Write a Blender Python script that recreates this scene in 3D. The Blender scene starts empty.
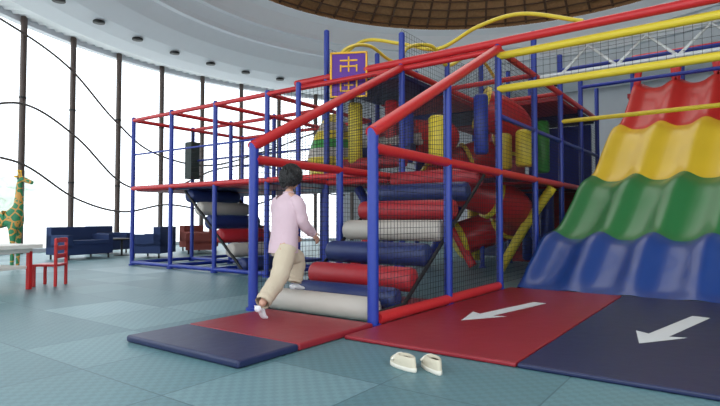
import bpy, bmesh, math, random
from mathutils import Vector, Matrix
random.seed(7)
S=bpy.context.scene
S.view_settings.view_transform='Standard'
S.view_settings.look='None'
C=Vector((-4.6,12.34,0))

# ---------------- materials ----------------
def lin(c): return tuple(((x/255)/12.92 if x/255<=0.04045 else ((x/255+0.055)/1.055)**2.4) for x in c)+(1,)
def mat(name,rgb,rough=.5,metal=0,bump=0,bscale=40,var=0,coat=0,vscale=3):
    m=bpy.data.materials.new(name); m.use_nodes=True
    nt=m.node_tree; b=nt.nodes['Principled BSDF']
    b.inputs['Base Color'].default_value=lin(rgb); b.inputs['Roughness'].default_value=rough
    b.inputs['Metallic'].default_value=metal
    if coat: b.inputs['Coat Weight'].default_value=coat
    tc=nt.nodes.new('ShaderNodeTexCoord')
    if var:
        n=nt.nodes.new('ShaderNodeTexNoise'); n.inputs['Scale'].default_value=vscale; n.inputs['Detail'].default_value=4
        nt.links.new(tc.outputs['Object'],n.inputs['Vector'])
        mx=nt.nodes.new('ShaderNodeMix'); mx.data_type='RGBA'
        l=lin(rgb); mx.inputs[6].default_value=tuple(v*(1-var) for v in l[:3])+(1,)
        mx.inputs[7].default_value=tuple(min(1,v*(1+var)) for v in l[:3])+(1,)
        nt.links.new(n.outputs['Fac'],mx.inputs[0]); nt.links.new(mx.outputs[2],b.inputs['Base Color'])
    if bump:
        n=nt.nodes.new('ShaderNodeTexNoise'); n.inputs['Scale'].default_value=bscale; n.inputs['Detail'].default_value=3
        nt.links.new(tc.outputs['Object'],n.inputs['Vector'])
        bp=nt.nodes.new('ShaderNodeBump'); bp.inputs['Strength'].default_value=bump; bp.inputs['Distance'].default_value=.02
        nt.links.new(n.outputs['Fac'],bp.inputs['Height']); nt.links.new(bp.outputs['Normal'],b.inputs['Normal'])
    return m
BLUE=mat('blue_vinyl',(26,50,144),.38,bump=.15,bscale=25)
RED=mat('red_vinyl',(194,38,42),.42,bump=.15,bscale=25)
YEL=mat('yellow_vinyl',(216,192,50),.42)
NAVY=mat('navy_vinyl',(30,44,94),.45,bump=.2,bscale=12,var=.1)
REDM=mat('red_mat_vinyl',(138,28,40),.42,bump=.2,bscale=8,var=.1)
NAVM=mat('navy_mat_vinyl',(26,35,72),.42,bump=.2,bscale=8,var=.1)
BEI=mat('beige_vinyl',(180,172,162),.5,bump=.2,bscale=12)
REDL=mat('red_roller_vinyl',(166,36,44),.45,bump=.2,bscale=12)
NET=mat('net_cord',(34,36,44),.8)
STEEL=mat('painted_steel_white',(205,208,210),.4)
WHITE=mat('white_plaster',(228,230,235),.8,var=.02)
WALLM=mat('wall_paint',(208,212,218),.8,var=.03)
RIB=mat('soffit_slat',(240,242,244),.6)
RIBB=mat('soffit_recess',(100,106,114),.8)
DARK=mat('black_fixture',(18,18,20),.5)
BRONZE=mat('bronze_column',(84,70,64),.5,var=.15)
THATCH=mat('thatch_roof',(150,112,76),.9,bump=.6,bscale=18,var=.35,vscale=10)
WOODR=mat('roof_timber',(84,58,40),.8,var=.2)
PURP=mat('purple_panel',(92,36,146),.5)
ORA=mat('orange_panel',(238,180,36),.5)
GRN=mat('green_plastic',(60,150,60),.35)
ARR=mat('white_arrow_paint',(210,212,212),.6)
SKIN=mat('skin',(196,150,128),.55)
SHIRT=mat('pink_cotton',(206,178,186),.85,bump=.5,bscale=14,var=.07)
PANTS=mat('khaki_cotton',(196,180,156),.85,bump=.5,bscale=14,var=.07)
SOCK=mat('white_sock',(222,222,224),.9)
HAIR=mat('black_hair',(14,12,13),.5,bump=.8,bscale=60)
SHOE=mat('cream_shoe',(200,190,168),.7,bump=.2)
SHOEIN=mat('shoe_lining',(96,82,66),.9)
SOLE=mat('shoe_sole',(216,210,196),.6)
SOFB=mat('blue_upholstery',(30,50,92),.8,var=.1)
SOFR=mat('rust_upholstery',(124,58,50),.8,var=.1)
SPK=mat('dark_green_speaker',(26,44,40),.6)
TABW=mat('table_top_laminate',(226,222,214),.5,var=.04)
REDP=mat('red_plastic',(190,34,34),.4)
LEAF=mat('foliage_painted_haze',(222,234,222),.9,var=.12,vscale=1.5)  # overexposure outside the glass painted into the leaf colour as pale haze
TRUNK=mat('trunk_painted_haze',(205,200,192),.9)  # bark bleached likewise, outdoor glare put into its colour

class MB:
    def __init__(s): s.v=[]; s.f=[]; s.m=[]; s.mats=[]; s.sm=[]
    def mi(s,m):
        if m not in s.mats: s.mats.append(m)
        return s.mats.index(m)
    def add(s,vs,fs,m,smooth=False):
        o=len(s.v); s.v+= [tuple(v) for v in vs]; k=s.mi(m)
        for f in fs: s.f.append(tuple(i+o for i in f)); s.m.append(k); s.sm.append(smooth)
    def tube(s,pts,r,m,n=10,caps=True,smooth=True):
        pts=[Vector(p) for p in pts]
        rs=r if isinstance(r,(list,tuple)) else [r]*len(pts)
        t0=(pts[1]-pts[0]).normalized()
        up=Vector((0,0,1)) if abs(t0.z)<.9 else Vector((0,1,0))
        a=t0.cross(up).normalized(); vs=[]
        for i,p in enumerate(pts):
            if i==0: t=t0
            elif i==len(pts)-1: t=(pts[i]-pts[i-1]).normalized()
            else: t=((pts[i+1]-pts[i]).normalized()+(pts[i]-pts[i-1]).normalized()).normalized()
            a=(a-t*a.dot(t)).normalized(); b=t.cross(a)
            for k in range(n):
                th=2*math.pi*k/n
                vs.append(p+(a*math.cos(th)+b*math.sin(th))*rs[i])
        fs=[]
        for i in range(len(pts)-1):
            for k in range(n):
                fs.append((i*n+k,i*n+(k+1)%n,(i+1)*n+(k+1)%n,(i+1)*n+k))
        s.add(vs,fs,m,smooth)
        if caps:
            s.add(vs[:n],[tuple(range(n))[::-1]],m); s.add(vs[-n:],[tuple(range(n))],m)
    def box(s,lo,hi,m,M=None):
        x0,y0,z0=lo;x1,y1,z1=hi
        vs=[Vector(p) for p in [(x0,y0,z0),(x1,y0,z0),(x1,y1,z0),(x0,y1,z0),(x0,y0,z1),(x1,y0,z1),(x1,y1,z1),(x0,y1,z1)]]
        if M: vs=[M@v for v in vs]
        s.add(vs,[(0,3,2,1),(4,5,6,7),(0,1,5,4),(1,2,6,5),(2,3,7,6),(3,0,4,7)],m)
    def net(s,a,b,c,d,cell=.06,r=.0028,m=NET):
        a,b,c,d=map(Vector,(a,b,c,d))
        n1=max(2,int(max((b-a).length,(c-d).length)/cell)); n2=max(2,int(max((d-a).length,(c-b).length)/cell))
        for i in range(n1+1):
            t=i/n1; p=a.lerp(b,t); q=d.lerp(c,t)
            if (p-q).length>.02: s.tube([p,q],r,m,n=3,caps=False,smooth=False)
        for i in range(n2+1):
            t=i/n2; p=a.lerp(d,t); q=b.lerp(c,t)
            if (p-q).length>.02: s.tube([p,q],r,m,n=3,caps=False,smooth=False)
    def loft(s,rings,m,n=20,capa=True,capb=True):
        vs=[]
        for (c,rx,ry,*R) in rings:
            for k in range(n):
                th=2*math.pi*k/n; v=Vector((rx*math.cos(th),ry*math.sin(th),0))
                if R and R[0] is not None: v=R[0]@v
                vs.append(Vector(c)+v)
        fs=[]
        for i in range(len(rings)-1):
            for k in range(n): fs.append((i*n+k,i*n+(k+1)%n,(i+1)*n+(k+1)%n,(i+1)*n+k))
        if capa: fs.append(tuple(range(n))[::-1])
        if capb: fs.append(tuple(range((len(rings)-1)*n,len(rings)*n)))
        s.add(vs,fs,m,True)
    def ellipsoid(s,c,r,m,n=20,k=12,R=None,fn=None):
        c=Vector(c); vs=[];fs=[]
        for i in range(k+1):
            ph=-math.pi/2+math.pi*i/k
            for j in range(n):
                th=2*math.pi*j/n
                d=Vector((math.cos(ph)*math.cos(th),math.cos(ph)*math.sin(th),math.sin(ph)))
                v=Vector((d.x*r[0],d.y*r[1],d.z*r[2]))
                if fn: v=fn(d,v)
                if R: v=R@v
                vs.append(c+v)
        for i in range(k):
            for j in range(n): fs.append((i*n+j,i*n+(j+1)%n,(i+1)*n+(j+1)%n,(i+1)*n+j))
        s.add(vs,fs,m,True)
    def obj(s,name,parent=None,bevel=0,subsurf=0,solid=0,clean=False):
        me=bpy.data.meshes.new(name); me.from_pydata(s.v,[],s.f)
        for m in s.mats: me.materials.append(m)
        me.polygons.foreach_set('material_index',s.m); me.polygons.foreach_set('use_smooth',s.sm); me.update()
        if clean:
            bm=bmesh.new(); bm.from_mesh(me); bmesh.ops.remove_doubles(bm,verts=bm.verts,dist=1e-4)
            bmesh.ops.recalc_face_normals(bm,faces=bm.faces); bm.to_mesh(me); bm.free()
        o=bpy.data.objects.new(name,me); S.collection.objects.link(o)
        if parent: o.parent=parent
        if solid: q=o.modifiers.new('s','SOLIDIFY'); q.thickness=solid; q.offset=-1
        if bevel: q=o.modifiers.new('b','BEVEL'); q.width=bevel; q.segments=3; q.limit_method='ANGLE'
        if subsurf: q=o.modifiers.new('ss','SUBSURF'); q.levels=subsurf; q.render_levels=subsurf
        return o
def empty(name,loc=(0,0,0)):
    e=bpy.data.objects.new(name,None); S.collection.objects.link(e); e.location=loc; return e
def catmull(pts,n=10):
    out=[]; P=[Vector(p) for p in pts]; P=[P[0]*2-P[1]]+P+[P[-1]*2-P[-2]]
    for i in range(1,len(P)-2):
        for k in range(n):
            t=k/n; a,b,c,d=P[i-1:i+3]
            out.append(.5*((2*b)+(c-a)*t+(2*a-5*b+4*c-d)*t*t+(3*b-a-3*c+d)*t**3))
    out.append(P[-2]); return out

# ---------------- floor ----------------
def floor_mat():
    m=bpy.data.materials.new('interlocking_foam_tiles'); m.use_nodes=True; nt=m.node_tree; b=nt.nodes['Principled BSDF']
    N=nt.nodes.new; L=nt.links.new
    geo=N('ShaderNodeNewGeometry')
    sc=N('ShaderNodeVectorMath'); sc.operation='SCALE'; sc.inputs['Scale'].default_value=1/.9; L(geo.outputs['Position'],sc.inputs[0])
    fl=N('ShaderNodeVectorMath'); fl.operation='FLOOR'; L(sc.outputs[0],fl.inputs[0])
    wn=N('ShaderNodeTexWhiteNoise'); wn.noise_dimensions='2D'; L(fl.outputs[0],wn.inputs['Vector'])
    r=N('ShaderNodeValToRGB'); r.color_ramp.elements[0].color=lin((88,124,130)); r.color_ramp.elements[1].color=lin((120,152,158))
    r.color_ramp.elements[0].position=.4; r.color_ramp.elements[1].position=.95
    e=r.color_ramp.elements.new(.7); e.color=lin((96,132,138))
    L(wn.outputs['Value'],r.inputs[0])
    fr=N('ShaderNodeVectorMath'); fr.operation='FRACTION'; L(sc.outputs[0],fr.inputs[0])
    sx=N('ShaderNodeSeparateXYZ'); L(fr.outputs[0],sx.inputs[0])
    def edge(o):
        a=N('ShaderNodeMath'); a.operation='SUBTRACT'; a.inputs[1].default_value=.5; L(o,a.inputs[0])
        c=N('ShaderNodeMath'); c.operation='ABSOLUTE'; L(a.outputs[0],c.inputs[0]); return c
    ex=edge(sx.outputs['X']); ey=edge(sx.outputs['Y'])
    mxx=N('ShaderNodeMath'); mxx.operation='MAXIMUM'; L(ex.outputs[0],mxx.inputs[0]); L(ey.outputs[0],mxx.inputs[1])
    g=N('ShaderNodeMath'); g.operation='GREATER_THAN'; g.inputs[1].default_value=.494; L(mxx.outputs[0],g.inputs[0])
    ck=N('ShaderNodeTexChecker'); ck.inputs['Scale'].default_value=22; L(geo.outputs['Position'],ck.inputs['Vector'])
    ck.inputs[1].default_value=(.90,.90,.90,1); ck.inputs[2].default_value=(1.04,1.04,1.04,1)
    no=N('ShaderNodeTexNoise'); no.inputs['Scale'].default_value=.7; no.inputs['Detail'].default_value=4; L(geo.outputs['Position'],no.inputs['Vector'])
    mr=N('ShaderNodeMapRange'); mr.inputs['To Min'].default_value=.85; mr.inputs['To Max'].default_value=1.12; L(no.outputs['Fac'],mr.inputs['Value'])
    m1=N('ShaderNodeMix'); m1.data_type='RGBA'; m1.blend_type='MULTIPLY'; m1.inputs[0].default_value=1; L(r.outputs[0],m1.inputs[6]); L(ck.outputs[0],m1.inputs[7])
    m2=N('ShaderNodeMix'); m2.data_type='RGBA'; m2.blend_type='MULTIPLY'; m2.inputs[0].default_value=1; L(m1.outputs[2],m2.inputs[6]); L(mr.outputs[0],m2.inputs[7])
    m3=N('ShaderNodeMix'); m3.data_type='RGBA'; L(g.outputs[0],m3.inputs[0]); L(m2.outputs[2],m3.inputs[6]); m3.inputs[7].default_value=lin((66,98,106))
    L(m3.outputs[2],b.inputs['Base Color']); b.inputs['Roughness'].default_value=.45
    bp=N('ShaderNodeBump'); bp.inputs['Strength'].default_value=.3; bp.inputs['Distance'].default_value=.004; L(ck.outputs['Fac'],bp.inputs['Height']); L(bp.outputs[0],b.inputs['Normal'])
    return m
FM=floor_mat()
mb=MB(); n=96
mb.add([(C.x+14.2*math.cos(2*math.pi*i/n),C.y+14.2*math.sin(2*math.pi*i/n),0) for i in range(n)],[tuple(range(n))],FM); mb.obj('floor')
GROUND=mat('outdoor_paving',(225,225,220),.9,var=.05)
mb=MB(); mb.add([(-90,-80,-.15),(80,-80,-.15),(80,100,-.15),(-90,100,-.15)],[(0,1,2,3)],GROUND); mb.obj('outdoor_ground')

# ---------------- shell ----------------
def lathe(prof,a0,a1,m,name,n=120,parent=None):
    mb=MB(); vs=[];fs=[]
    for i in range(n+1):
        a=math.radians(a0+(a1-a0)*i/n)
        for (r,z) in prof: vs.append((C.x+r*math.cos(a),C.y+r*math.sin(a),z))
    k=len(prof)
    for i in range(n):
        for j in range(k-1): fs.append((i*k+j,(i+1)*k+j,(i+1)*k+j+1,i*k+j+1))
    mb.add(vs,fs,m,False); return mb.obj(name,parent)
def P(a,r,z): a=math.radians(a); return Vector((C.x+r*math.cos(a),C.y+r*math.sin(a),z))
lathe([(14,0),(14,7.4)],-30,144,WALLM,'wall_back')
lathe([(13.0,7.1),(12.95,6.9),(12.2,6.95),(11.6,7.1),(11.0,7.45),(10.6,7.85),(10.4,7.85),(10.35,8.0),(10.1,8.3),(9.9,8.3),(9.85,8.45),(9.6,8.85),(9.3,9.02)],0,360,WHITE,'ceiling',180)
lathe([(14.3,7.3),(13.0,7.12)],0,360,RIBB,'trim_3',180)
mb=MB()
for i in range(0,160):
    a=100+i*1.3
    if a>300: break
    mb.tube([P(a,13.0,7.0),P(a,14.1,7.14)],.075,RIB,n=4,smooth=False)
mb.obj('ceiling_slats')
lathe([(14.15,6.9),(13.9,6.9),(13.9,7.16),(14.15,7.16)],144,275,WHITE,'trim_1')
lathe([(14.15,0.0),(14.15,.12),(13.9,.12),(13.9,0)],144,275,WHITE,'trim_2')
mb=MB()
for a in [i*7.8+146 for i in range(-6,20)]:
    p=P(a,11.85,7.0); mb.loft([((p.x,p.y,7.03),.17,.17),((p.x,p.y,6.98),.17,.17)],DARK,n=20)
mb.obj('recessed_downlights')
cols=empty('window_mullions')
mb=MB()
a=150.1-7.8
while a<276:
    p=P(a,13.8,0); mb.tube([p,(p.x,p.y,7.05)],.09,BRONZE,n=12)
    for zz in (2.2,4.6): mb.tube([(p.x,p.y,zz),(p.x,p.y,zz+.05)],.105,DARK,n=12)
    a+=7.72
mb.obj('columns',cols)
mb=MB()
def rod(keys,r=.035):
    pts=catmull([(a,z,0) for a,z in keys],12)
    mb.tube([P(p.x,13.65,p.y) for p in pts],r,BRONZE,n=8)
rod([(262,4),(240,6.0),(222,6.7),(208,6.6),(198,6.0),(190,4.6),(183,3.6),(172,3.3),(160,4.2),(150,5.2),(144,5.5)])
rod([(262,6),(240,3.2),(225,2.8),(212,3.9),(204,4.4),(196,3.7),(188,2.3),(180,2.2),(170,3.2),(160,3.4),(150,2.4),(144,2.2)])
rod([(262,2),(240,4.0),(225,4.0),(212,2.9),(204,2.6),(196,1.7),(188,1.3),(180,1.6),(170,1.4),(160,1.9),(150,3.2),(144,3.4)])
mb.obj('wavy_rods',cols)
GL=bpy.data.materials.new('window_glass'); GL.use_nodes=True; nt=GL.node_tree; nt.nodes.clear()
o_=nt.nodes.new('ShaderNodeOutputMaterial'); t_=nt.nodes.new('ShaderNodeBsdfTransparent'); g_=nt.nodes.new('ShaderNodeBsdfGlossy'); g_.inputs['Roughness'].default_value=.02
x_=nt.nodes.new('ShaderNodeMixShader'); x_.inputs[0].default_value=.05
nt.links.new(t_.outputs[0],x_.inputs[1]); nt.links.new(g_.outputs[0],x_.inputs[2]); nt.links.new(x_.outputs[0],o_.inputs[0])
lathe([(14.02,.1),(14.02,7.0)],144,275,GL,'window_1',40)
roof=empty('thatched_roof')
lathe([(9.3,9.02),(9.4,9.3),(.2,14.5)],0,360,THATCH,'thatch',120,roof)
mb=MB()
for i in range(72):
    a=i*5; mb.tube([P(a,9.35,9.12),P(a,.3,14.25)],.05,WOODR,n=5)
for k in range(24):
    r=9.2-k*.35; z=9.02+(9.4-r)*.565
    mb.tube([P(j*6,r,z) for j in range(61)],.03,WOODR,n=4,caps=False)
mb.obj('rafters',roof)
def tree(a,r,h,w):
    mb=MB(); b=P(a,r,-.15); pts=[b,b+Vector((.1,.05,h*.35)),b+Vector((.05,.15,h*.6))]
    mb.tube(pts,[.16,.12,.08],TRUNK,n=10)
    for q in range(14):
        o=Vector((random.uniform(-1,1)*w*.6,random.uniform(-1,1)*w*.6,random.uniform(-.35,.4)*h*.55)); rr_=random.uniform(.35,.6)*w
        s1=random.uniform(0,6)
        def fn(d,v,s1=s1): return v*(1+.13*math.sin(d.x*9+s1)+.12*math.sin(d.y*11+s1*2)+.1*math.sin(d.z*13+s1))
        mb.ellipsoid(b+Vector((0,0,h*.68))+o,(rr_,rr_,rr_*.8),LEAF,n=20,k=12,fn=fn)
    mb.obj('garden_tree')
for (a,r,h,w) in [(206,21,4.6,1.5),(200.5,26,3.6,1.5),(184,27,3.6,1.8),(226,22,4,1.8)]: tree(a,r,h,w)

# ---------------- play structure ----------------
PS=empty('indoor_play_structure')
posts=MB(); rr=MB(); nets=MB(); decks=MB(); yy=MB()
def post(x,y,z,r=.05,z0=0): 
    posts.tube([(x,y,z0),(x,y,z)],r,BLUE,n=14)
    posts.tube([(x,y,0),(x,y,.03)],r+.025,BLUE,n=14)
    posts.ellipsoid((x,y,z),(r,r,r*.6),BLUE,n=12,k=6)
def rail(a,b,r=.05,m=RED): rr.tube([a,b],r,m,n=12)
XF,XL,XM=-2.8,-4.42,-6.0
YM=[7.27,8.9,10.5,12.1,13.7]
post(XF,4.08,1.86,.054); post(XL,4.08,1.86,.054); post(XF,5.64,2.62); post(XL,5.64,2.62)
for y in YM:
    post(XF,y,3.55); post(XL,y,4.0+.1*(y-7)); post(XM,y,4.4)
for x in (XF,XL):
    rail((x,4.05,1.82),(x,7.27,3.47),.062)
    rail((x,4.08,1.68),(x,13.7,1.68),.055)
    rail((x,7.27,3.45),(x,13.7,3.45))
    rail((x,4.15,.07),(x,7.2,.07),.06)
rail((XM,6.53,1.68),(XM,13.7,1.68)); rail((XM,7.27,3.45),(XM,13.7,3.45))
for y in YM:
    rail((XM,y,1.66),(XF,y,1.66)); rail((XM,y,3.45),(XF,y,3.45),.045)
rail((XF,7.27,2.5),(XF,13.7,2.55),.035,BLUE)
rail((-6.74,7.27,3.56),(2.6,7.27,3.56),.06); rail((XF,7.27,3.36),(2.6,7.27,3.36),.055,YEL); rail((XF,7.27,2.88),(2.6,7.27,2.88),.055,YEL)
rail((-6.0,8.9,4.15),(2.6,8.9,4.15),.05); rail((XF,8.9,3.9),(2.6,8.9,3.9),.05,YEL)
post(2.6,7.27,3.7); post(2.6,8.9,4.2)
for y in (10.5,12.1): rail((XF,y,3.9),(2.6,y,3.9),.04,BLUE); post(2.6,y,4.0)
for y in YM[1:]: posts.tube([(XF,y,3.5),(XF,y,4.2)],.05,BLUE,n=12)
x=-2.0
while x<2.4:
    rr.tube([(x,7.6,3.05),(x+.35,7.6,3.38),(x+.7,7.6,3.05)],.022,STEEL,n=8); x+=.7
rr.tube([(-2.3,7.6,3.05),(2.6,7.6,3.05)],.025,STEEL,n=8); rr.tube([(-2.3,7.6,3.4),(2.6,7.6,3.4)],.025,STEEL,n=8)
def deck(x0,x1,y0,y1,z,m): decks.box((x0+.05,y0+.05,z-.09),(x1-.05,y1-.05,z),m)
dc=[NAVY,REDL,NAVY,REDL]
for i in range(4):
    deck(XL,XF,YM[i],YM[i+1],1.74,dc[i]); deck(XM,XL,YM[i],YM[i+1],1.74,dc[(i+1)%4])
    deck(XM,XL,YM[i],YM[i+1],3.42,dc[i]); 
    if i>1: deck(XL,XF,YM[i],YM[i+1],3.42,dc[(i+1)%4])
XW=[-10.96,-9.55,-8.15,-6.74]; YW=[6.53,8.1,9.7]
for x in XW:
    for y in YW: post(x,y,3.27,.045)
    rail((x,6.53,3.22),(x,9.7,3.22),.042); rail((x,6.53,1.7),(x,9.7,1.7),.045); rail((x,6.53,.06),(x,9.7,.06),.04,BLUE)
for y in YW:
    rail((XW[0],y,3.22),(XW[3],y,3.22),.042); rail((XW[0],y,1.7),(XW[3],y,1.7),.05); rail((XW[0],y,.06),(XW[3],y,.06),.04,BLUE)
    rail((XW[0],y,2.45),(XW[3],y,2.45),.02,BLUE)
rail((XW[3],6.53,1.7),(XL,6.53,1.7),.05); rail((XW[3],6.53,3.22),(XL,7.27,3.45),.045)
for i in range(3):
    deck(XW[i],XW[i+1],6.53,8.1,1.72,[REDL,NAVY,REDL][i])
    deck(XW[i],XW[i+1],8.1,9.7,1.72,[NAVY,REDL,NAVY][i])
deck(-6.74,-6.0,6.53,9.7,1.72,NAVY)
post(-6.0,6.53,3.3,.045)
for (y0,y1,z0,z1) in [(4.08,5.64,1.84,2.64),(5.64,7.27,2.64,3.45)]:
    for x in (XF,XL):
        nets.net((x,y0,.12),(x,y1,.12),(x,y1,1.66),(x,y0,1.66)); nets.net((x,y0,1.7),(x,y1,1.7),(x,y1,z1),(x,y0,z0))
for i in range(4):
    for x in (XF,XL,XM):
        nets.net((x,YM[i],1.74),(x,YM[i+1],1.74),(x,YM[i+1],3.42),(x,YM[i],3.42),.06 if x==XF else .1)
    nets.net((XF,YM[i],.1),(XF,YM[i+1],.1),(XF,YM[i+1],1.64),(XF,YM[i],1.64))
    for x in (XL,XM): nets.net((x,YM[i],3.45),(x,YM[i+1],3.45),(x,YM[i+1],4.1),(x,YM[i],4.1),.08)
nets.net((XM,7.27,1.74),(XL,7.27,1.74),(XL,7.27,3.42),(XM,7.27,3.42),.08)
nets.net((XF,7.27,2.9),(2.6,7.27,2.9),(2.6,7.27,3.34),(XF,7.27,3.34),.09)
nets.net((-6.74,6.53,1.74),(XL,6.53,1.74),(XL,6.53,3.2),(-6.74,6.53,3.2),.08)
for i in range(3):
    nets.net((XW[i],8.1,1.74),(XW[i+1],8.1,1.74),(XW[i+1],8.1,3.2),(XW[i],8.1,3.2),.1)
    nets.net((XW[i],6.53,1.74),(XW[i+1],6.53,1.74),(XW[i+1],6.53,2.45),(XW[i],6.53,2.45),.1)
yy.tube(catmull([(-7,8.9,4.5),(-6.3,8.9,4.75),(-5.4,8.9,4.5),(-4.6,8.9,4.25),(-3.8,8.9,4.5),(-3.0,8.9,4.55),(-2.0,8.9,4.2)],8),.035,YEL,n=10)
yy.tube(catmull([(XL,7.27,3.5),(XL-.1,7.6,3.9),(XL,8.3,4.1),(XL,8.9,3.9),(XL,9.8,4.3),(XL,10.6,4.4),(XL,11.5,4.1)],8),.035,YEL,n=10)
yy.tube(catmull([(XM,7.27,3.5),(XM,7.8,4.2),(XM,8.6,4.5),(XM,9.4,4.4),(XM,10.5,4.5)],8),.035,YEL,n=10)
yy.tube([(XF,10.5,2.9),(2.6,10.5,2.9)],.04,YEL)
posts.obj('posts',PS); rr.obj('padded_rails',PS); nets.obj('safety_nets',PS); decks.obj('decks',PS,bevel=.02); yy.obj('yellow_arches',PS)

inn=MB()
def bag(x,y,z0,z1,r,m): inn.loft([((x,y,z0),r*.8,r*.8),((x,y,z0+.04),r,r),((x,y,z1-.04),r,r),((x,y,z1),r*.8,r*.8)],m,n=16)
bag(-5.2,8.2,2.0,3.2,.14,RED); bag(-5.3,9.5,1.95,3.1,.14,BLUE); bag(-3.6,9.6,1.95,3.2,.15,YEL); bag(-3.5,8.3,2.1,3.1,.12,BLUE)
bag(-4.9,11.2,.1,1.5,.16,YEL); bag(-3.4,11.3,2.0,3.1,.15,GRN); bag(-5.6,7.6,2.0,3.1,.13,YEL); bag(-4.7,7.9,2.0,2.9,.12,BLUE)
bag(-3.2,10.9,.1,1.6,.14,BLUE); bag(-3.9,11.9,.1,1.6,.14,BLUE); bag(-3.3,12.7,.1,1.6,.14,YEL)
bag(-3.1,9.3,1.95,2.6,.16,YEL); bag(-4.0,7.7,1.95,2.7,.15,YEL)
for k,(x,y) in enumerate([(-5.4,7.9),(-5.0,10.0),(-3.3,9.9),(-3.8,12.6)]):
    inn.tube([(x-.5,y,.05),(x,y,.9),(x+.5,y,1.6)],.09,[RED,BLUE,YEL,RED][k],n=12)
    inn.tube([(x+.5,y+.2,.05),(x,y+.2,.9),(x-.5,y+.2,1.6)],.09,[BLUE,RED,BLUE,YEL][k],n=12)
for k in range(5):
    y=7.6+k*.28; inn.tube([(XL-1.4,y,2.0+.22*k),(XL-.15,y,2.0+.22*k)],.11,[REDL,NAVY,BEI,REDL,NAVY][k],n=16)
inn.box((XL+.1,12.0,.05),(XF-.1,12.08,1.6),REDL); inn.box((XM+.1,13.4,.05),(XL-.1,13.5,1.6),NAVY)
inn.box((XM+.1,13.5,1.8),(XL-.1,13.58,3.3),REDL); inn.box((XL+.1,13.5,1.8),(XF-.1,13.58,3.3),BLUE)
inn.obj('foam_obstacles',PS)
mb=MB()
for i in range(6):
    m=[YEL,BEI,GRN,YEL,BEI,YEL][i]
    z0=2.0+i*.17; t0=i/6; t1=(i+1)/6
    mb.loft([((-6.35,7.9,z0),.5*math.cos(t0*1.3),.5*math.cos(t0*1.3)),((-6.35,7.9,z0+.17),.5*math.cos(t1*1.3),.5*math.cos(t1*1.3))],m,n=24,capa=(i==0),capb=(i==5))
mb.tube([(-6.35,7.9,1.72),(-6.35,7.9,2.0)],.45,YEL,n=24)
mb.obj('climbing_pod',PS)
mb=MB(); pts=[];cx,cy=-4.3,9.9
for i in range(61):
    t=i/60; a=math.radians(-60+t*560); pts.append((cx+.75*math.cos(a),cy+.75*math.sin(a),3.1-2.5*t))
mb.tube(pts,.36,mat('red_tube_plastic',(186,34,36),.35),n=20,caps=False)
for i in range(0,61,10):
    p=Vector(pts[i]); q=Vector(pts[min(60,i+1)]) if i<60 else p+(Vector(pts[60])-Vector(pts[59]))
    mb.tube([p,p+(q-p).normalized()*.08],.41,YEL,n=20)
mb.obj('spiral_tube_slide',PS)
mb=MB(); mb.tube(catmull([(-5.9,10.4,2.7),(-5.2,9.9,2.75),(-4.7,9.2,2.6),(-4.9,8.2,2.5)],8),.33,REDP,n=18,caps=False); mb.obj('crawl_tube',PS)
sg=MB(); Ms=Matrix.Translation((-5.38,7.12,3.08))@Matrix.Rotation(math.radians(28),4,'Z')
sg.box((-.32,-.03,0),(.32,.03,.78),PURP,Ms)
for (x0,z0,x1,z1) in [(-.32,0,.32,.03),(-.32,.75,.32,.78),(-.32,0,-.29,.78),(.29,0,.32,.78),
   (-.15,.62,.15,.645),(-.012,.44,.012,.7),(-.12,.52,.12,.545),(-.15,.44,-.125,.56),(.125,.44,.15,.56),
   (-.15,.3,.15,.325),(-.15,.1,-.125,.32),(.125,.1,.15,.32),(-.08,.2,.08,.22),(-.012,.1,.012,.3),(-.15,.1,.15,.125)]:
    sg.box((x0,-.05,z0),(x1,-.03,z1),ORA,Ms)
sg.obj('purple_sign_panel',PS)
mb=MB(); mb.box((-11.0,7.9,2.0),(-10.75,8.15,2.9),SPK); mb.tube([(-10.87,8.02,2.85),(-10.87,8.02,3.2)],.015,DARK); mb.obj('speaker_box',PS,bevel=.02)
RS=empty('roller_staircase')
def log(mb,p0,p1,r,m):
    p0=Vector(p0);p1=Vector(p1);d=(p1-p0).normalized()
    mb.tube([p0,p0+d*.015,p0+d*.05,p1-d*.05,p1-d*.015,p1],[r*.55,r*.9,r,r,r*.9,r*.55],m,n=24)
mb=MB()
for k in range(6):
    log(mb,(-9.2+.32*k-.0,6.7,1.5-.27*k),(-9.2+.32*k,8.0,1.5-.27*k),.14,[NAVY,BEI,NAVY,REDL,BEI,NAVY][k])
mb.tube([(-9.3,8.0,1.6),(-7.5,8.0,.03)],.03,DARK); mb.tube([(-9.3,6.7,1.6),(-7.5,6.7,.03)],.03,DARK)
mb.obj('rollers',RS)
RS2=empty('roller_staircase')
mb=MB()
for (y,z,r,m) in [(4.27,.125,.12,BEI),(4.66,.18,.12,NAVY),(5.0,.35,.135,REDL),(5.33,.6,.135,NAVY),(5.68,.87,.13,BEI),(6.03,1.13,.13,REDL),(6.42,1.38,.13,NAVY),(6.85,1.6,.13,REDL)]:
    log(mb,(XL+.09,y,z),(XF-.09,y,z),r,m)
for x in (XL+.07,XF-.07):
    mb.tube([(x,4.3,.1),(x,4.75,.12),(x,6.9,1.62)],.022,DARK)
mb.obj('rollers',RS2)
mb=MB()
mb.box((XL+.1,4.4,.0),(XF-.1,5.6,.06),REDM); mb.obj('stair_base_mat',RS2,bevel=.015)

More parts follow.
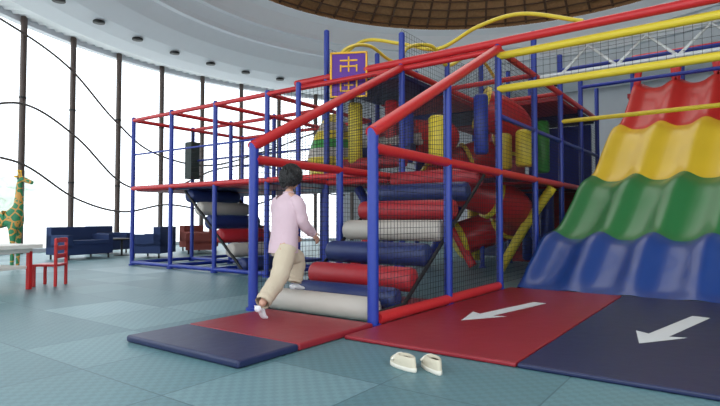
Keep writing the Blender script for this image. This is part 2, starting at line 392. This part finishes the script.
# ---------------- wave slide ----------------
SB=mat('slide_blue',(26,62,128),.4,coat=.15); SG=mat('slide_green',(40,114,62),.4,coat=.15); SY=mat('slide_yellow',(216,182,44),.42,coat=.15); SR=mat('slide_red',(182,38,34),.42,coat=.15)
keys=[(7.47,-2.62,.02),(7.75,-2.62,.10),(8.1,-2.6,.32),(8.5,-2.55,.62),(8.95,-2.45,.76),(9.4,-2.37,1.12),(9.8,-2.28,1.52),(10.3,-2.17,1.74),(10.75,-2.1,2.2),(11.1,-2.0,2.62),(11.55,-1.92,2.82),(11.95,-1.85,3.25),(12.35,-1.8,3.7),(12.85,-1.75,3.85)]
prof=catmull([(a,b,c) for a,b,c in keys],5)
mb=MB(); NL=5; LW=.72; NU=NL*16; rows=[]
for p in prof:
    row=[]
    for j in range(NU+1):
        u=j/16
        h=.13*((.5+.5*math.cos(2*math.pi*u))**1.6)*min(1,(p.x-7.47)/.5+.2)
        row.append((p.y+u*LW,p.x,p.z+h))
    rows.append(row)
def cm(y): return SB if y<8.75 else SG if y<10.1 else SY if y<11.4 else SR
for i in range(len(rows)-1):
    y=prof[i].x; vs=rows[i]+rows[i+1]; k=NU+1
    mb.add(vs,[(j,j+1,k+j+1,k+j) for j in range(NU)],cm(y),True)
    a=rows[i][0];b=rows[i+1][0]
    mb.add([a,b,(b[0]-.05,b[1],max(0,b[2]-.35)),(a[0]-.05,a[1],max(0,a[2]-.35))],[(0,1,2,3)],cm(y),True)
    a=rows[i][-1];b=rows[i+1][-1]
    mb.add([a,b,(b[0]+.05,b[1],max(0,b[2]-.35)),(a[0]+.05,a[1],max(0,a[2]-.35))],[(3,2,1,0)],cm(y),True)
mb.obj('wave_slide',clean=True)
mb=MB()
mb.box((-2.0,12.9,3.7),(1.9,13.65,3.8),REDL)
for x in (-1.9,-.95,0,.9,1.85): mb.tube([(x,12.95,0),(x,12.95,4.6)],.045,BLUE)
mb.tube([(-1.9,12.95,4.6),(1.85,12.95,4.6)],.05,RED)
for i in range(5):
    x=-1.75+i*.72
    mb.tube(catmull([(x,12.5,3.85),(x+.08,12.5,4.3),(x+.36,12.5,4.45),(x+.64,12.5,4.3),(x+.72,12.5,3.85)],6),.07,RED)
mb.obj('slide_platform',PS)

# ---------------- floor mats ----------------
def arrow(mb,tail,tip,z):
    T=Vector((tail[0],tail[1],z)); Q=Vector((tip[0],tip[1],z)); d=(T-Q).normalized(); s=Vector((-d.y,d.x,0))
    w=.078; hw=.2; h=Q+d*.5
    vs=[Q,h+s*hw,h-d*.06+s*w,T+s*w,T-s*w,h-d*.06-s*w,h-s*hw]
    mb.add(vs,[(0,1,2,3,4,5,6)],ARR)
e1=MB(); e1.box((-2.72,3.53,.002),(-1.255,7.45,.035),REDM); e1=e1.obj('landing_mat',None,bevel=.012)
a1=MB(); arrow(a1,(-1.92,6.24),(-2.2,4.7),.037); a1=a1.obj('arrow_marking',e1)
e2=MB(); e2.box((-1.245,3.53,.002),(.24,7.45,.035),NAVM); e2=e2.obj('landing_mat',None,bevel=.012)
a2=MB(); arrow(a2,(-.34,6.26),(-.665,4.64),.037); a2.obj('arrow_marking',e2)
fm=empty('entrance_mat')
mb=MB(); mb.box((-4.1,2.4,.002),(-2.74,3.0,.06),NAVM); mb.obj('navy_panel',fm,bevel=.02)
mb=MB(); mb.box((-4.1,3.0,.002),(-2.74,4.0,.06),REDM); mb.obj('red_panel',fm,bevel=.02)

# ---------------- shoes ----------------
def shoe(loc,rot,sc=1.25):
    R=Matrix.Translation(loc)@Matrix.Rotation(rot,4,'Z')@Matrix.Scale(sc,4); mb=MB()
    def ring(z,sx,sy,dy=0,n=28):
        out=[]
        for k in range(n):
            th=2*math.pi*k/n; y=math.sin(th); w=.8+.2*y
            out.append(R@Vector((math.cos(th)*sx*w,y*sy+dy,z)))
        return out
    def stack(rs,m,cap=True):
        n=len(rs[0]); vs=sum(rs,[]); fs=[]
        for i in range(len(rs)-1):
            for k in range(n): fs.append((i*n+k,i*n+(k+1)%n,(i+1)*n+(k+1)%n,(i+1)*n+k))
        if cap: fs.append(tuple(range(n))[::-1]); fs.append(tuple(range((len(rs)-1)*n,len(rs)*n)))
        mb.add(vs,fs,m,True)
    stack([ring(.0,.046,.108),ring(.004,.051,.112),ring(.02,.051,.112),ring(.023,.048,.109)],SOLE)
    stack([ring(.022,.048,.108),ring(.04,.05,.107),ring(.058,.046,.09,-.012),ring(.072,.04,.07,-.03),ring(.076,.034,.062,-.034),ring(.06,.031,.058,-.034)],SHOE,False)
    stack([ring(.058,.033,.06,-.034),ring(.05,.031,.055,-.032)],SHOEIN)
    pts=[R@Vector((x*.05,.04,.035+.036*math.cos(x*1.35))) for x in [-1,-.6,-.2,.2,.6,1]]
    mb.tube(pts,.009,SOLE,n=8)
    return mb.obj('slip_on_shoe')
shoe((-1.87,3.09,.0),math.radians(66)); shoe((-1.69,3.16,.0),math.radians(50))

# ---------------- furniture ----------------
def armchair(name,x,y,rot,m,w=.9,d=.85):
    M=Matrix.Translation((x,y,0))@Matrix.Rotation(rot,4,'Z'); mb=MB()
    mb.box((-w/2,-d/2,.12),(w/2,d/2,.38),m,M); mb.box((-w/2+.14,-d/2-.02,.38),(w/2-.14,d/2-.2,.48),m,M)
    mb.box((-w/2,d/2-.2,.3),(w/2,d/2,.82),m,M)
    for s in (-1,1):
        mb.box((s*w/2-(.14 if s>0 else 0),-d/2,.3),(s*w/2+(.14 if s<0 else 0),d/2,.62),m,M)
        for t in (-1,1): mb.tube([M@Vector((s*(w/2-.08),t*(d/2-.08),0)),M@Vector((s*(w/2-.08),t*(d/2-.08),.13))],.025,DARK)
    return mb.obj(name,None,bevel=.035)
armchair('lounge_sofa',-14.0,6.9,math.radians(100),SOFB,1.3); armchair('lounge_armchair',-15.4,8.4,math.radians(110),SOFB)
armchair('lounge_armchair',-12.9,8.3,math.radians(-60),SOFB); armchair('lounge_armchair',-14.5,11.0,math.radians(100),SOFR)
armchair('lounge_armchair',-13.2,10.1,math.radians(-40),SOFR);armchair('lounge_armchair',-12.9,12.0,math.radians(60),SOFR)
mb=MB(); mb.loft([((-14.2,8.15,.44),.34,.34),((-14.2,8.15,.48),.34,.34)],DARK,n=28); mb.tube([(-14.2,8.15,0),(-14.2,8.15,.45)],.03,DARK); mb.loft([((-14.2,8.15,0),.22,.22),((-14.2,8.15,.02),.2,.2)],DARK,n=24); mb.obj('coffee_table')
Mt=Matrix.Translation((-8.66,2.98,0))@Matrix.Rotation(math.radians(20),4,'Z'); mb=MB()
mb.box((-.55,-.4,.59),(.55,.4,.65),TABW,Mt); mb.box((-.42,-.28,.3),(.42,.28,.34),TABW,Mt); mb.box((-.46,-.31,.53),(.46,.31,.59),TABW,Mt)
for sx in (-1,1):
    for sy in (-1,1): mb.box((sx*.43-.03,sy*.28-.03,0),(sx*.43+.03,sy*.28+.03,.56),REDP,Mt)
mb.obj('kids_table',None,bevel=.008)
def chair(x,y,rot):
    M=Matrix.Translation((x,y,0))@Matrix.Rotation(rot,4,'Z'); mb=MB()
    mb.box((-.18,-.18,.3),(.18,.18,.335),REDP,M)
    for sx in (-1,1):
        mb.box((sx*.16-.02,-.175,0),(sx*.16+.02,-.135,.3),REDP,M); mb.box((sx*.16-.02,.135,0),(sx*.16+.02,.175,.72),REDP,M)
    for z in (.42,.54,.66): mb.box((-.16,.14,z),(.16,.165,z+.07),REDP,M)
    mb.obj('kids_chair',None,bevel=.008)
chair(-8.58,3.78,math.radians(-50)); chair(-8.9,1.95,math.radians(10))
def skin_obj(name,nodes,edges,mats,parent=None,sub=2,root=0):
    me=bpy.data.meshes.new(name); me.from_pydata([n[0] for n in nodes],edges,[]); o=bpy.data.objects.new(name,me); S.collection.objects.link(o)
    if parent:o.parent=parent
    sk=o.modifiers.new('skin','SKIN'); 
    for i,n in enumerate(nodes):
        r=n[1]; r=(r,r) if not isinstance(r,tuple) else r
        me.skin_vertices[0].data[i].radius=r; me.skin_vertices[0].data[i].use_root=(i==root)
    sk.use_smooth_shade=True
    ss=o.modifiers.new('sub','SUBSURF'); ss.levels=sub; ss.render_levels=sub
    for m in mats: me.materials.append(m)
    return o
def giraffe_mat():
    m=mat('giraffe_paint',(60,130,70),.5); nt=m.node_tree; b=nt.nodes['Principled BSDF']; tc=nt.nodes.new('ShaderNodeTexCoord')
    v=nt.nodes.new('ShaderNodeTexVoronoi'); v.inputs['Scale'].default_value=7; v.feature='DISTANCE_TO_EDGE'; nt.links.new(tc.outputs['Object'],v.inputs['Vector'])
    r=nt.nodes.new('ShaderNodeValToRGB'); r.color_ramp.interpolation='CONSTANT'; r.color_ramp.elements[0].color=lin((206,150,70)); r.color_ramp.elements[1].color=lin((44,130,84)); r.color_ramp.elements[1].position=.08
    nt.links.new(v.outputs['Distance'],r.inputs[0]); nt.links.new(r.outputs[0],b.inputs['Base Color']); return m
GM=giraffe_mat()
gi=empty('giraffe_statue')
gx,gy=-11.82,4.25
fw=Vector((math.cos(math.radians(40)),math.sin(math.radians(40)),0)); sd=Vector((-fw.y,fw.x,0))
def G(f,s,z): v=Vector((gx,gy,0))+fw*f+sd*s; v.z=z; return tuple(v)
nodes=[(G(0,0,.98),.17),(G(.3,0,1.04),.18),(G(-.3,0,.92),.15),(G(.36,0,1.25),.1),(G(.36,0,1.55),.07),(G(.36,0,1.72),.06),(G(.40,0,1.82),.07),(G(.54,0,1.76),.045),(G(.62,0,1.73),.038)]
edges=[(0,1),(0,2),(1,3),(3,4),(4,5),(5,6),(6,7),(7,8)]
for s in (-.1,.1):
    k=len(nodes); nodes+=[(G(.3,s,.8),.075),(G(.31,s,.45),.04),(G(.3,s,.08),.035),(G(.32,s,.03),.045)]; edges+=[(1,k),(k,k+1),(k+1,k+2),(k+2,k+3)]
    k=len(nodes); nodes+=[(G(-.28,s,.7),.08),(G(-.36,s,.4),.04),(G(-.31,s,.08),.035),(G(-.29,s,.03),.045)]; edges+=[(2,k),(k,k+1),(k+1,k+2),(k+2,k+3)]
k=len(nodes); nodes+=[(G(-.48,0,.8),.02),(G(-.5,0,.55),.03)]; edges+=[(2,k),(k,k+1)]
skin_obj('body',nodes,edges,[GM],gi)
mb=MB()
for s in (-.035,.035):
    mb.tube([G(.38,s,1.85),G(.36,s*1.2,1.96)],.012,ORA); mb.ellipsoid(G(.36,s*1.2,1.97),(.022,.022,.022),ORA)
    mb.ellipsoid(G(.35,s*2.6,1.85),(.03,.045,.02),ORA); mb.ellipsoid(G(.46,s*1.6,1.83),(.012,.012,.014),DARK)
mb.obj('head_details',gi)

# ---------------- person ----------------
pe=empty('child_person')
pel=(-3.83,3.95,.77)
nodes=[(pel,(.115,.09)),((-3.83,3.97,.93),(.105,.08)),((-3.83,3.99,1.08),(.115,.085)),((-3.83,4.01,1.2),(.09,.07)),((-3.83,4.025,1.28),.042),((-3.825,4.04,1.34),.042),
 ((-3.70,4.01,1.2),.055),((-3.66,4.06,.98),.038),((-3.67,4.23,.85),.026),
 ((-3.96,4.02,1.2),.055),((-4.0,4.06,.98),.038),((-3.96,4.23,.87),.026),
 ((-3.755,3.91,.71),.095),((-3.71,3.76,.43),.062),((-3.635,3.45,.2),.038),
 ((-3.905,3.98,.71),.095),((-3.9,4.25,.58),.065),((-3.89,4.18,.33),.04)]
edges=[(0,1),(1,2),(2,3),(3,4),(4,5),(3,6),(6,7),(7,8),(3,9),(9,10),(10,11),(0,12),(12,13),(13,14),(0,15),(15,16),(16,17)]
skin_obj('body',nodes,edges,[SKIN],pe)
mb=MB()
tor=[((-3.828,3.945,.67),.165,.135),((-3.83,3.95,.74),.165,.134),((-3.83,3.96,.82),.158,.127),((-3.83,3.97,.92),.155,.122),((-3.83,3.985,1.02),.160,.123),((-3.83,3.995,1.12),.166,.118),((-3.83,4.0,1.19),.157,.10),((-3.83,4.01,1.235),.115,.08),((-3.83,4.02,1.265),.065,.06),((-3.83,4.025,1.285),.05,.052)]
mb.loft(tor,SHIRT,n=36,capa=False,capb=False)
def wob(pts,rs,m,n=18,amp=.006,k=6):
    P_=catmull(pts,k); R=catmull([(r,0,0) for r in rs],k)
    mb.tube(P_,[r.x+amp*math.sin(i*1.3)*(1 if i%2 else -.3) for i,r in enumerate(R)],m,n=n,caps=False)
for S_ in ([(-3.745,4.0,1.21),(-3.685,4.01,1.16),(-3.655,4.05,.98),(-3.665,4.15,.9),(-3.672,4.225,.86)],[(-3.915,4.0,1.21),(-3.975,4.01,1.16),(-4.005,4.05,.98),(-3.985,4.15,.91),(-3.965,4.225,.875)]):
    wob(S_,[.06,.072,.062,.054,.044],SHIRT)
mb.tube([Vector((-3.83+.05*math.cos(a),4.025+.052*math.sin(a),1.288)) for a in [i*math.pi/8 for i in range(17)]],.009,SHIRT,n=6,caps=False)
mb.tube([Vector((-3.828+.165*math.cos(a),3.945+.135*math.sin(a),.67)) for a in [i*math.pi/12 for i in range(25)]],.006,SHIRT,n=6,caps=False)
mb.obj('shirt',pe)
mb=MB()
mb.loft([((-3.83,3.95,.82),.13,.1),((-3.83,3.95,.74),.145,.118),((-3.83,3.945,.68),.145,.122),((-3.83,3.94,.63),.12,.1)],PANTS,n=32)
wob([(-3.76,3.93,.72),(-3.745,3.87,.6),(-3.708,3.76,.43),(-3.665,3.57,.29),(-3.645,3.48,.225)],[.1,.105,.09,.08,.072],PANTS)
wob([(-3.90,3.97,.72),(-3.90,4.08,.66),(-3.9,4.225,.57),(-3.895,4.21,.42),(-3.89,4.185,.335)],[.097,.103,.092,.084,.074],PANTS)
mb.obj('trousers',pe)
def foot(heel,ankle,ball,toe,name):
    skin_obj(name,[(ankle,.036),(heel,.032),(tuple((Vector(ankle)+Vector(ball))/2+Vector((0,0,-.005))),(.036,.03)),(ball,(.038,.022)),(toe,(.03,.016))],[(0,1),(0,2),(2,3),(3,4)],[SOCK],pe)
foot((-3.622,3.385,.165),(-3.635,3.445,.2),(-3.648,3.50,.095),(-3.66,3.55,.078),'foot_right')
foot((-3.89,4.13,.275),(-3.89,4.175,.315),(-3.89,4.27,.27),(-3.89,4.33,.255),'foot_left')
def hand(w,name,side):
    w=Vector(w); d=Vector((0,.72,-.69)).normalized(); up=Vector((1,0,0))*side
    across=Vector((0,.69,.72))
    skin_obj(name+'_palm',[(tuple(w),(.02,.024)),(tuple(w+d*.03),(.016,.034)),(tuple(w+d*.07),(.013,.036))],[(0,1),(1,2)],[SKIN],pe)
    for i,(off,L) in enumerate([(.026,.06),(.009,.068),(-.009,.063),(-.026,.05)]):
        b=w+d*.06+across*off; inw=-up
        p=[b,b+d*(.02),b+d*(.02+L*.45)+inw*.004,b+d*(.02+L*.75)+inw*.015,b+d*(.02+L*.92)+inw*.03]
        skin_obj(name+'_finger_%d'%(i+1),[(tuple(q),r) for q,r in zip(p,(.008,.0085,.008,.0072,.006))],[(0,1),(1,2),(2,3),(3,4)],[SKIN],pe,sub=1)
    b=w+d*.015+across*.022
    p=[b,b+across*.022+d*.02,b+across*.032+d*.045,b+across*.034+d*.065]
    skin_obj(name+'_thumb',[(tuple(q),r) for q,r in zip(p,(.011,.0105,.009,.007))],[(0,1),(1,2),(2,3)],[SKIN],pe,sub=1)
hand((-3.672,4.235,.85),'hand_right',1); hand((-3.965,4.235,.865),'hand_left',-1)
H=Vector((-3.825,4.06,1.435)); Rh=Matrix.Rotation(math.radians(-8),3,'X')@Matrix.Rotation(math.radians(-6),3,'Z')
def hp(x,y,z): return H+Rh@Vector((x,y,z))
mb=MB()
def hf(d,v):
    if d.z<0: v=Vector((v.x*(1+.22*d.z),v.y*(1+.1*d.z)+(.012*-d.z if d.y>0 else 0),v.z))
    return v
mb.ellipsoid(H,(.074,.09,.108),SKIN,n=32,k=20,R=Rh,fn=hf)
mb.ellipsoid(hp(0,.093,-.012),(.011,.016,.018),SKIN,R=Rh); mb.ellipsoid(hp(0,.085,.005),(.008,.012,.022),SKIN,R=Rh)
LIP=mat('lips',(168,96,92),.5); EYE=mat('eye_white',(232,230,226),.3)
for s in (-1,1):
    mb.ellipsoid(hp(s*.029,.077,.008),(.013,.009,.007),EYE,R=Rh); mb.ellipsoid(hp(s*.029,.084,.008),(.006,.004,.006),DARK,R=Rh)
    mb.ellipsoid(hp(s*.03,.08,.028),(.015,.006,.003),HAIR,R=Rh)
    mb.ellipsoid(hp(s*.074,-.003,-.01),(.009,.018,.026),SKIN,R=Rh); mb.ellipsoid(hp(s*.079,.0,-.01),(.005,.01,.016),LIP,R=Rh)
mb.ellipsoid(hp(0,.083,-.05),(.021,.008,.005),LIP,R=Rh); mb.ellipsoid(hp(0,.081,-.057),(.016,.008,.005),LIP,R=Rh)
mb.obj('head',pe)
mb=MB()
def hairf(d,v):
    n=.007*math.sin(d.x*17+d.z*9)+.006*math.sin(d.y*21+d.x*13)+.005*math.sin(d.z*31+d.y*11)
    return v+d*n
vs=[];fs=[];n=40;k=22
for i in range(k+1):
    for j in range(n):
        th=2*math.pi*j/n
        low=-50 if math.sin(th)<-.1 else (-50+ (math.sin(th)+.1)*100 if math.sin(th)<.55 else 26)
        low=min(low,24)
        ph=math.radians(90+(low-90)*i/k)
        d=Vector((math.cos(ph)*math.cos(th),math.cos(ph)*math.sin(th),math.sin(ph)))
        v=Vector((d.x*.106,d.y*.118,d.z*.135)); v=hairf(d,v); v=v+Vector((0,-.008,.008))
        vs.append(H+Rh@v)
for i in range(k):
    for j in range(n): fs.append((i*n+j,i*n+(j+1)%n,(i+1)*n+(j+1)%n,(i+1)*n+j))
mb.add(vs,fs,HAIR,True)
for q in range(130):
    th=random.uniform(0,2*math.pi); s_=math.sin(th); low=-35 if s_<0 else -10 if s_<.5 else 30
    ph=math.radians(random.uniform(low,85)); ps=[]
    for t in range(4):
        p2=ph-math.radians(t*9); r=1+.07*math.sin(t*1.5)
        d=Vector((math.cos(p2)*math.cos(th+t*.06),math.cos(p2)*math.sin(th+t*.06),math.sin(p2)))
        ps.append(hp(d.x*.107*r,d.y*.118*r-.008,d.z*.135*r+.008))
    mb.tube(ps,[.009,.012,.009,.003],HAIR,n=6)
mb.obj('hair',pe,solid=.008)

# ---------------- lights / world / camera ----------------
W=bpy.data.worlds.new('World'); S.world=W; W.use_nodes=True; bg=W.node_tree.nodes['Background']
bg.inputs[0].default_value=(.86,.94,1,1); bg.inputs[1].default_value=2.8
def area(name,loc,size,power,col=(1,1,1),rot=(0,0,0)):
    l=bpy.data.lights.new(name,'AREA'); l.energy=power; l.size=size; l.color=col; o=bpy.data.objects.new(name,l); S.collection.objects.link(o); o.location=loc; o.rotation_euler=rot
area('added_fill_down',(-4.6,11,9.0),7,330,(1,.97,.93))  # added interior fill below the roof, no fixture hangs here
area('added_fill_up',(-4.6,12.5,7.6),5,440,(1,.95,.88),(math.pi,0,0))  # added fill aimed up to brighten soffit and thatch, not a real fitting
cam=bpy.data.cameras.new('Camera'); cam.lens=26.35; cam.sensor_width=36; co=bpy.data.objects.new('Camera',cam); S.collection.objects.link(co)
co.location=(0,0,1.0); co.rotation_euler=(math.radians(91.85),0,math.radians(35.87)); S.camera=co; cam.clip_end=300
